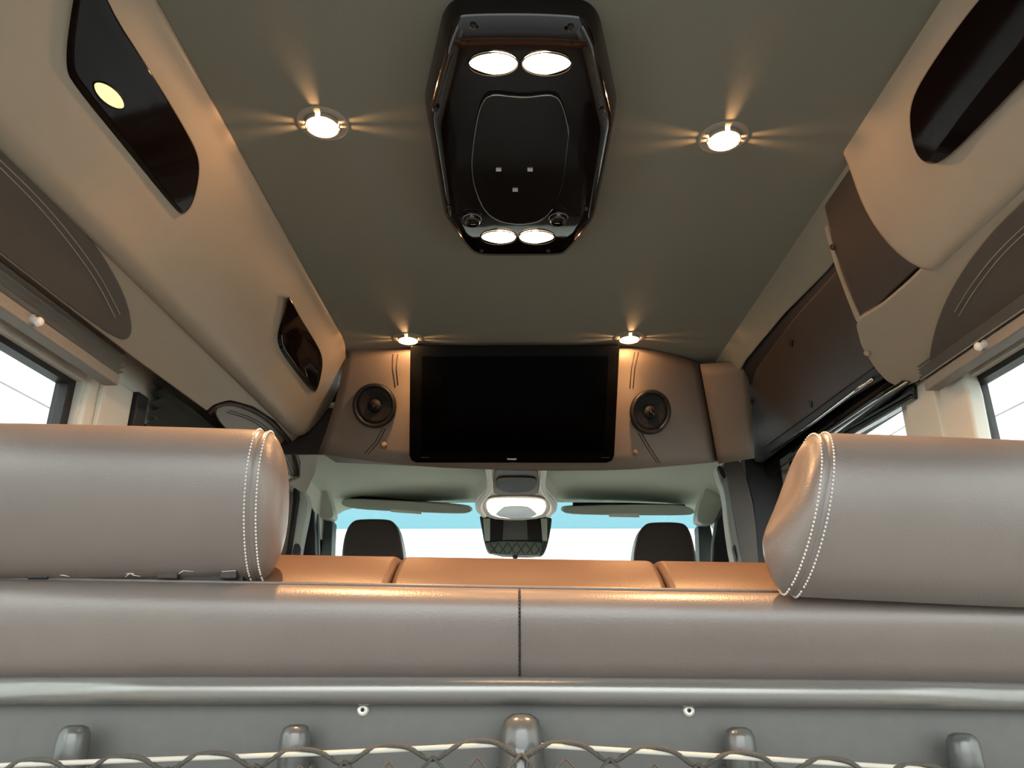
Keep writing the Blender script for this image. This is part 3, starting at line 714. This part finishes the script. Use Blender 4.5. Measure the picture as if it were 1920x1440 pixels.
cov = [(.938, -.05), (.918, -.028), (.902, .0), (.889, .028), (.886, .048), (.892, .064), (.908, .0755), (.925, .075), (.938, .05), (.945, -.04)]
for a, b in ((-.80, .0010), (.0020, .80)):
    lean(xprism('rear_cover', cov, a, b, M['leather'], bench, bevel=.003, seg=3, it=2))
# piping where the cover meets the cushions
MB().tube([(-.79, .914, CZ+.0765+.0134), (0, .914, CZ+.0765), (.79, .914, CZ+.0765-.0134)], .0022, 6).obj('piping', M['leather'], bench)
sm = MB()
pr = chaikin([Vector((.0015, y-.0012, CZ+z)) for y, z in cov[1:7]], 2, False)
L = [0]
for a, b in zip(pr, pr[1:]): L.append(L[-1]+(b-a).length)
kx = 0
while kx*.0045+.003 < L[-1]:
    a = interp([(l, p.y) for l, p in zip(L, pr)], kx*.0045); az = interp([(l, p.z) for l, p in zip(L, pr)], kx*.0045)
    b = interp([(l, p.y) for l, p in zip(L, pr)], kx*.0045+.003); bz = interp([(l, p.z) for l, p in zip(L, pr)], kx*.0045+.003)
    sm.tube([(.0015, a, az), (.0015, b, bz)], .0011, 5); kx += 1
o = sm.obj('stitching', M['stitch_dark'], bench); o['kind'] = 'stuff'
MB().tube([(-.80, .900, CZ-.0375), (-.4, .900, CZ-.0363), (0, .900, CZ-.0363), (.4, .900, CZ-.0395), (.80, .900, CZ-.0465)], .0148, 20).obj('trim_bar', M['bar'], bench)
box('rear_panel', M['plastic'], -.80, .80, .912, .93, .30, CZ-.03, bench, bevel=.004)
box('seat', M['leather_top'], -.78, .78, .96, 1.55, .30, .48, bench, bevel=.05, seg=4)
box('base', M['black'], -.70, .70, .93, 1.5, 0, .30, bench, bevel=.01)
b0 = None
for x, y in ((681, 1331), (1291, 1332)):
    p = atY(x, y, .912)
    o = MB().lathe([(.0, .003), (.0015, .003), (.002, .0045), (.0058, .004), (.0072, .001), (.0072, -.002)][::-1], p, (0, -1, 0), 18).obj('bolt', M['bolt'], bench)
    MB().lathe([(.0, .0), (.0018, .0), (.0018, .0052), (.0, .0052)], p, (0, -1, 0), 8).obj('bolt_recess', M['stitch_dark'], o)
# posts in front of the panel
pf = None
for i, (x, y, wpx) in enumerate(((139, 1361, 28), (555, 1360, 28), (1386, 1365, 28), (1805, 1376, 28))):
    p = atY(x, y+16, .882)
    labs = ['rounded grey post under the long-valance-side headrest, outermost', 'rounded grey post between the outermost post and the tapered post',
            'rounded grey post under the inner edge of the sliding-door-side headrest', 'rounded grey post at the far sliding door side, outermost']
    s = thing('hook_post', (p.x, p.y, CZ-.30), labs[i], 'post', 'rounded posts behind the bench')
    o = MB().lathe([(.0, .3+p.z-CZ+.0095), (.008, .3+p.z-CZ+.009), (.0130, .3+p.z-CZ+.0065), (.0158, .3+p.z-CZ+.001), (.0167, .3+p.z-CZ-.010), (.0167, 0)][::-1], (0, 0, 0), (0, 0, 1), 28, 1, 1).obj('body', M['peg'])
    o.parent = s
    f = box('mounting_flange', M['peg'], -.020, .020, .004, .0285, 0, .3+p.z-CZ-.03, None, bevel=.004); f.parent = s
p = atY(978, 1358, .880)
s = thing('hook_post', (p.x, p.y, CZ-.30), 'wide tapered grey post at the centre where the net cord ties', 'post', 'rounded posts behind the bench')
h = .3+p.z-CZ
o = MB().lathe([(.0, h+.011), (.010, h+.010), (.018, h+.005), (.0225, h-.006), (.024, h-.02), (.026, 0)][::-1], (0, 0, 0), (0, 0, 1), 32).obj('body', M['peg']); o.parent = s
q = [(-.012, -.016, h-.004), (.012, -.016, h-.004), (.006, -.030, h-.045), (.005, -.03, h-.12), (-.005, -.03, h-.12), (-.006, -.030, h-.045)]
o = prism('ridge', q, (0, .02, 0), M['peg'], None, bevel=.005, seg=3); o.parent = s
for k in (-1, 1):
    f = box('base_block', M['black'], min(k*.018, k*.030), max(k*.018, k*.030), .0, .0285, 0, h-.045, None, bevel=.003); f.parent = s

# ---- headrests
HP = [(-.022, -.090), (-.044, -.062), (-.056, -.015), (-.055, .025), (-.043, .066), (-.016, .094), (.014, .094), (.034, .074), (.044, .03), (.044, -.02), (.032, -.065), (.010, -.090), (-.012, -.094)]
def headrest(cx, w, cy, cz, tilt, inner, lab, sc_=1.0, roll=0.0, yaw=0.0, slant=0.0):
    root = thing('bench_headrest', (cx, cy, CZ+cz), lab, 'headrest', 'bench headrests', (tilt, roll, yaw))
    prof = [Vector((0, y, z)) for y, z in chaikin([Vector((y, z, 0))*sc_ for y, z in HP], 2) for y, z in [(y, z)]] if False else [Vector((0, p.x, p.y)) for p in chaikin([Vector((y*sc_, z*sc_, 0)) for y, z in HP], 2)]
    n = len(prof)
    h = w/2
    # stations along x: (x from the end, profile scale)
    e = [(-.024, .30), (-.021, .55), (-.014, .80), (-.006, .93), (0.000, .980), (.003, .985), (.0055, .975), (.0062, .962), (.0068, .975), (.009, .990), (.013, .998), (.02, 1.0), (.06, 1.003), (.12, 1.006)]
    st = [(-h+a, s) for a, s in e]+[(0, 1.008)]+[(h-a, s) for a, s in e[::-1]]
    vs, fs = [], []
    for i, (x, s) in enumerate(st):
        for k, p in enumerate(prof):
            wob = .0012*math.sin(x*55+p.z*20)*math.sin(k*.5+x*21)
            vs.append(Vector((x+(slant*p.z if x*inner > 0 else 0), p.y*(s+wob), p.z*(s+wob))))
    for i in range(len(st)-1):
        for k in range(n): fs.append([i*n+k, i*n+(k+1) % n, (i+1)*n+(k+1) % n, (i+1)*n+k])
    fs += [list(range(n))[::-1], [(len(st)-1)*n+k for k in range(n)]]
    o = mesh('pad', vs, fs, M['leather']); o.parent = root; o.modifiers.new('sub', 'SUBSURF').render_levels = 1
    # two rows of stitches at each end
    def ring(xe, s):
        L = [0.0]
        pp = prof+[prof[0]]
        for a, b in zip(pp, pp[1:]): L.append(L[-1]+(b-a).length)
        ty = [(l, p.y) for l, p in zip(L, pp)]; tz = [(l, p.z) for l, p in zip(L, pp)]
        mb = MB(); d = 0.0
        while d < L[-1]-.004:
            sl = slant if xe*inner > 0 else 0
            a = Vector((xe+sl*interp(tz, d), interp(ty, d)*s, interp(tz, d)*s)); b = Vector((xe+sl*interp(tz, d+.0028), interp(ty, d+.0028)*s, interp(tz, d+.0028)*s))
            m_ = (a+b)/2; out = Vector((0, m_.y, m_.z)).normalized()*.0007
            mb.tube([a, m_+out, b], [.0008, .0013, .0008], 5); d += .0046
        return mb
    for sgn in (1, -1):
        for xe, s in ((.0115, .999), (-.0015, .976)):
            q = ring(sgn*(h-xe), s).obj('stitching', M['stitch']); q.parent = root; q['kind'] = 'stuff'; q['label'] = 'cream stitching'
    for k in (-.06, .06):
        q = MB().tube([(k, .012, -.105*sc_), (k, .012, -.05)], .006, 10).obj('post', M['chrome']); q.parent = root
    return root
headrest(-.485, .350, .905, .1765, math.radians(23), 1, 'grey-brown leather headrest with cream stitching on the long valance side of the bench', 1.0, math.radians(.5), math.radians(4))
headrest(.520, .392, .866, .147, math.radians(15), -1, 'grey-brown leather headrest tilted backwards on the sliding door side of the bench', 1.0, math.radians(2.5), 0.0, .20)
# worn headrest mount visible in the gap under the upright headrest
hm = thing('headrest_mount', (-.45, .93, CZ+.08), 'worn headrest mount showing in the dark gap under the upright headrest', 'mount')
box('dark_gap_plate', M['black'], -.64, -.33, .918, .945, CZ+.072, CZ+.097, hm, bevel=.002)  # black plate hides the lit cushion so the gap reads as shaded
box('catch', M['black'], -.585, -.56, .908, .918, CZ+.086, CZ+.098, hm, bevel=.002)
for a, b in ((-.43, -.405), (-.355, -.335)): box('leather_tab', M['brown'], a, b, .908, .918, CZ+.086, CZ+.098, hm, bevel=.002)
mb = MB()
for k in range(16):
    x = random.uniform(-.6, -.32); y = .910; z = CZ+.088+random.uniform(0, .004)
    mb.tube([(x, y, z), (x+random.uniform(-.008, .008), y-.004, z+random.uniform(0, .005)), (x+random.uniform(-.02, .02), y-.002, z+.003)], .0005, 4)
o = mb.obj('loose_threads', M['stitch'], hm); o['kind'] = 'stuff'

# ================================================================== cargo net
YN = .842
net = thing('cargo_net', (0, YN, CZ-.11), 'grey cargo net with pale elastic cord tied to the wide centre post', 'net')
wl = [(-500, 1462), (0, 1435), (300, 1424), (600, 1413), (800, 1403), (935, 1396)]
wr = [(1015, 1398), (1200, 1409), (1450, 1424), (1700, 1440), (2400, 1490)]
for q in (wl, wr):
    MB().tube(chaikin([atY(x, y, YN) for x, y in q], 2, False), .0026, 8).obj('elastic_cord', M['cord'], net)
def wy(x):
    return interp(wl+[(975, 1397)]+wr, x)
# binding cord zig-zagging over the elastic cord
pts = []; x = -284.0; i = 0
seq = [(0, -8), (35, -9), (60, -1), (88, 21), (112, 21), (140, -1)]
while x < 2100:
    for dx, dy in seq:
        pts.append((x+dx, wy(x+dx)+dy, YN-.004 if dx in (35, 60, 140) else YN+.005))
    x += 166
P3 = chaikin([atY(px, py, Y) for px, py, Y in pts], 2, False)
MB().tube(P3, .0025, 7).obj('binding_cord', M['braid'], net)
mb = MB()
x = -284.0
while x < 2100:
    c = x+100
    for s in (1, -1):
        q = [(c, wy(c)+16), (c+s*40, wy(c)+62), (c+s*83, wy(c)+112), (c+s*40, wy(c)+165), (c, wy(c)+215)]
        mb.tube([atY(a, b, YN) for a, b in q], .0019, 6)
        q = [(c+83, wy(c+83)+22), (c+83+s*40, wy(c)+66), (c+83+s*83, wy(c)+112)]
        mb.tube([atY(a, b, YN+.006) for a, b in q], .0013, 6)
    x += 166
o = mb.obj('net_mesh', M['braid'], net); o['kind'] = 'stuff'

# ================================================================== outside
struct(box('ground', M['ground'], -40, 40, -40, 60, -.75, -.70))
for nm, X, s, lab in (('building', -3.6, -1, 'white sided building seen through the side windows under the long valance'), ('building', 3.8, 1, 'white sided building seen through the side windows by the sliding door')):
    bd = thing(nm, (X, 4, -.7), lab, 'building', 'white buildings outside')
    a, b = sorted((X+s*.02, X+s*.4))
    box('wall', M['siding2'], a, b, -3, 14, -.7, 5.2, bd)
    src = None
    for k in range(18):
        z = -.68+k*.325
        if src is None:
            src = MB().prism([(X-s*.012, 0, 0), (X+s*.03, 0, 0), (X+s*.03, 0, .315), (X, 0, .315)], (0, 17, 0)).obj('plank', M['siding'], bd, smooth=False); o = src
        else:
            o = src.copy(); C.objects.link(o); o.parent = bd
        o.matrix_parent_inverse = bd.matrix_basis.inverted(); o.location = (0, -3, z)

bounce_hood = thing('bonnet', (0, 4.9, 0), 'unseen white bonnet added to bounce skylight into the cab, ahead of the windscreen', 'bonnet')  # out of view, added white to bounce skylight up into the cab
rows = [[Vector((x, y, CZ-z0-.05*(x/.9)**2)) for x in [-.9+.18*k for k in range(11)]] for y, z0 in ((4.39, .38), (4.6, .41), (4.9, .46), (5.2, .56), (5.4, .75), (5.45, 1.1))]
gridmesh('skin', rows, M['siding'], bounce_hood, solid=.02, subsurf=1)
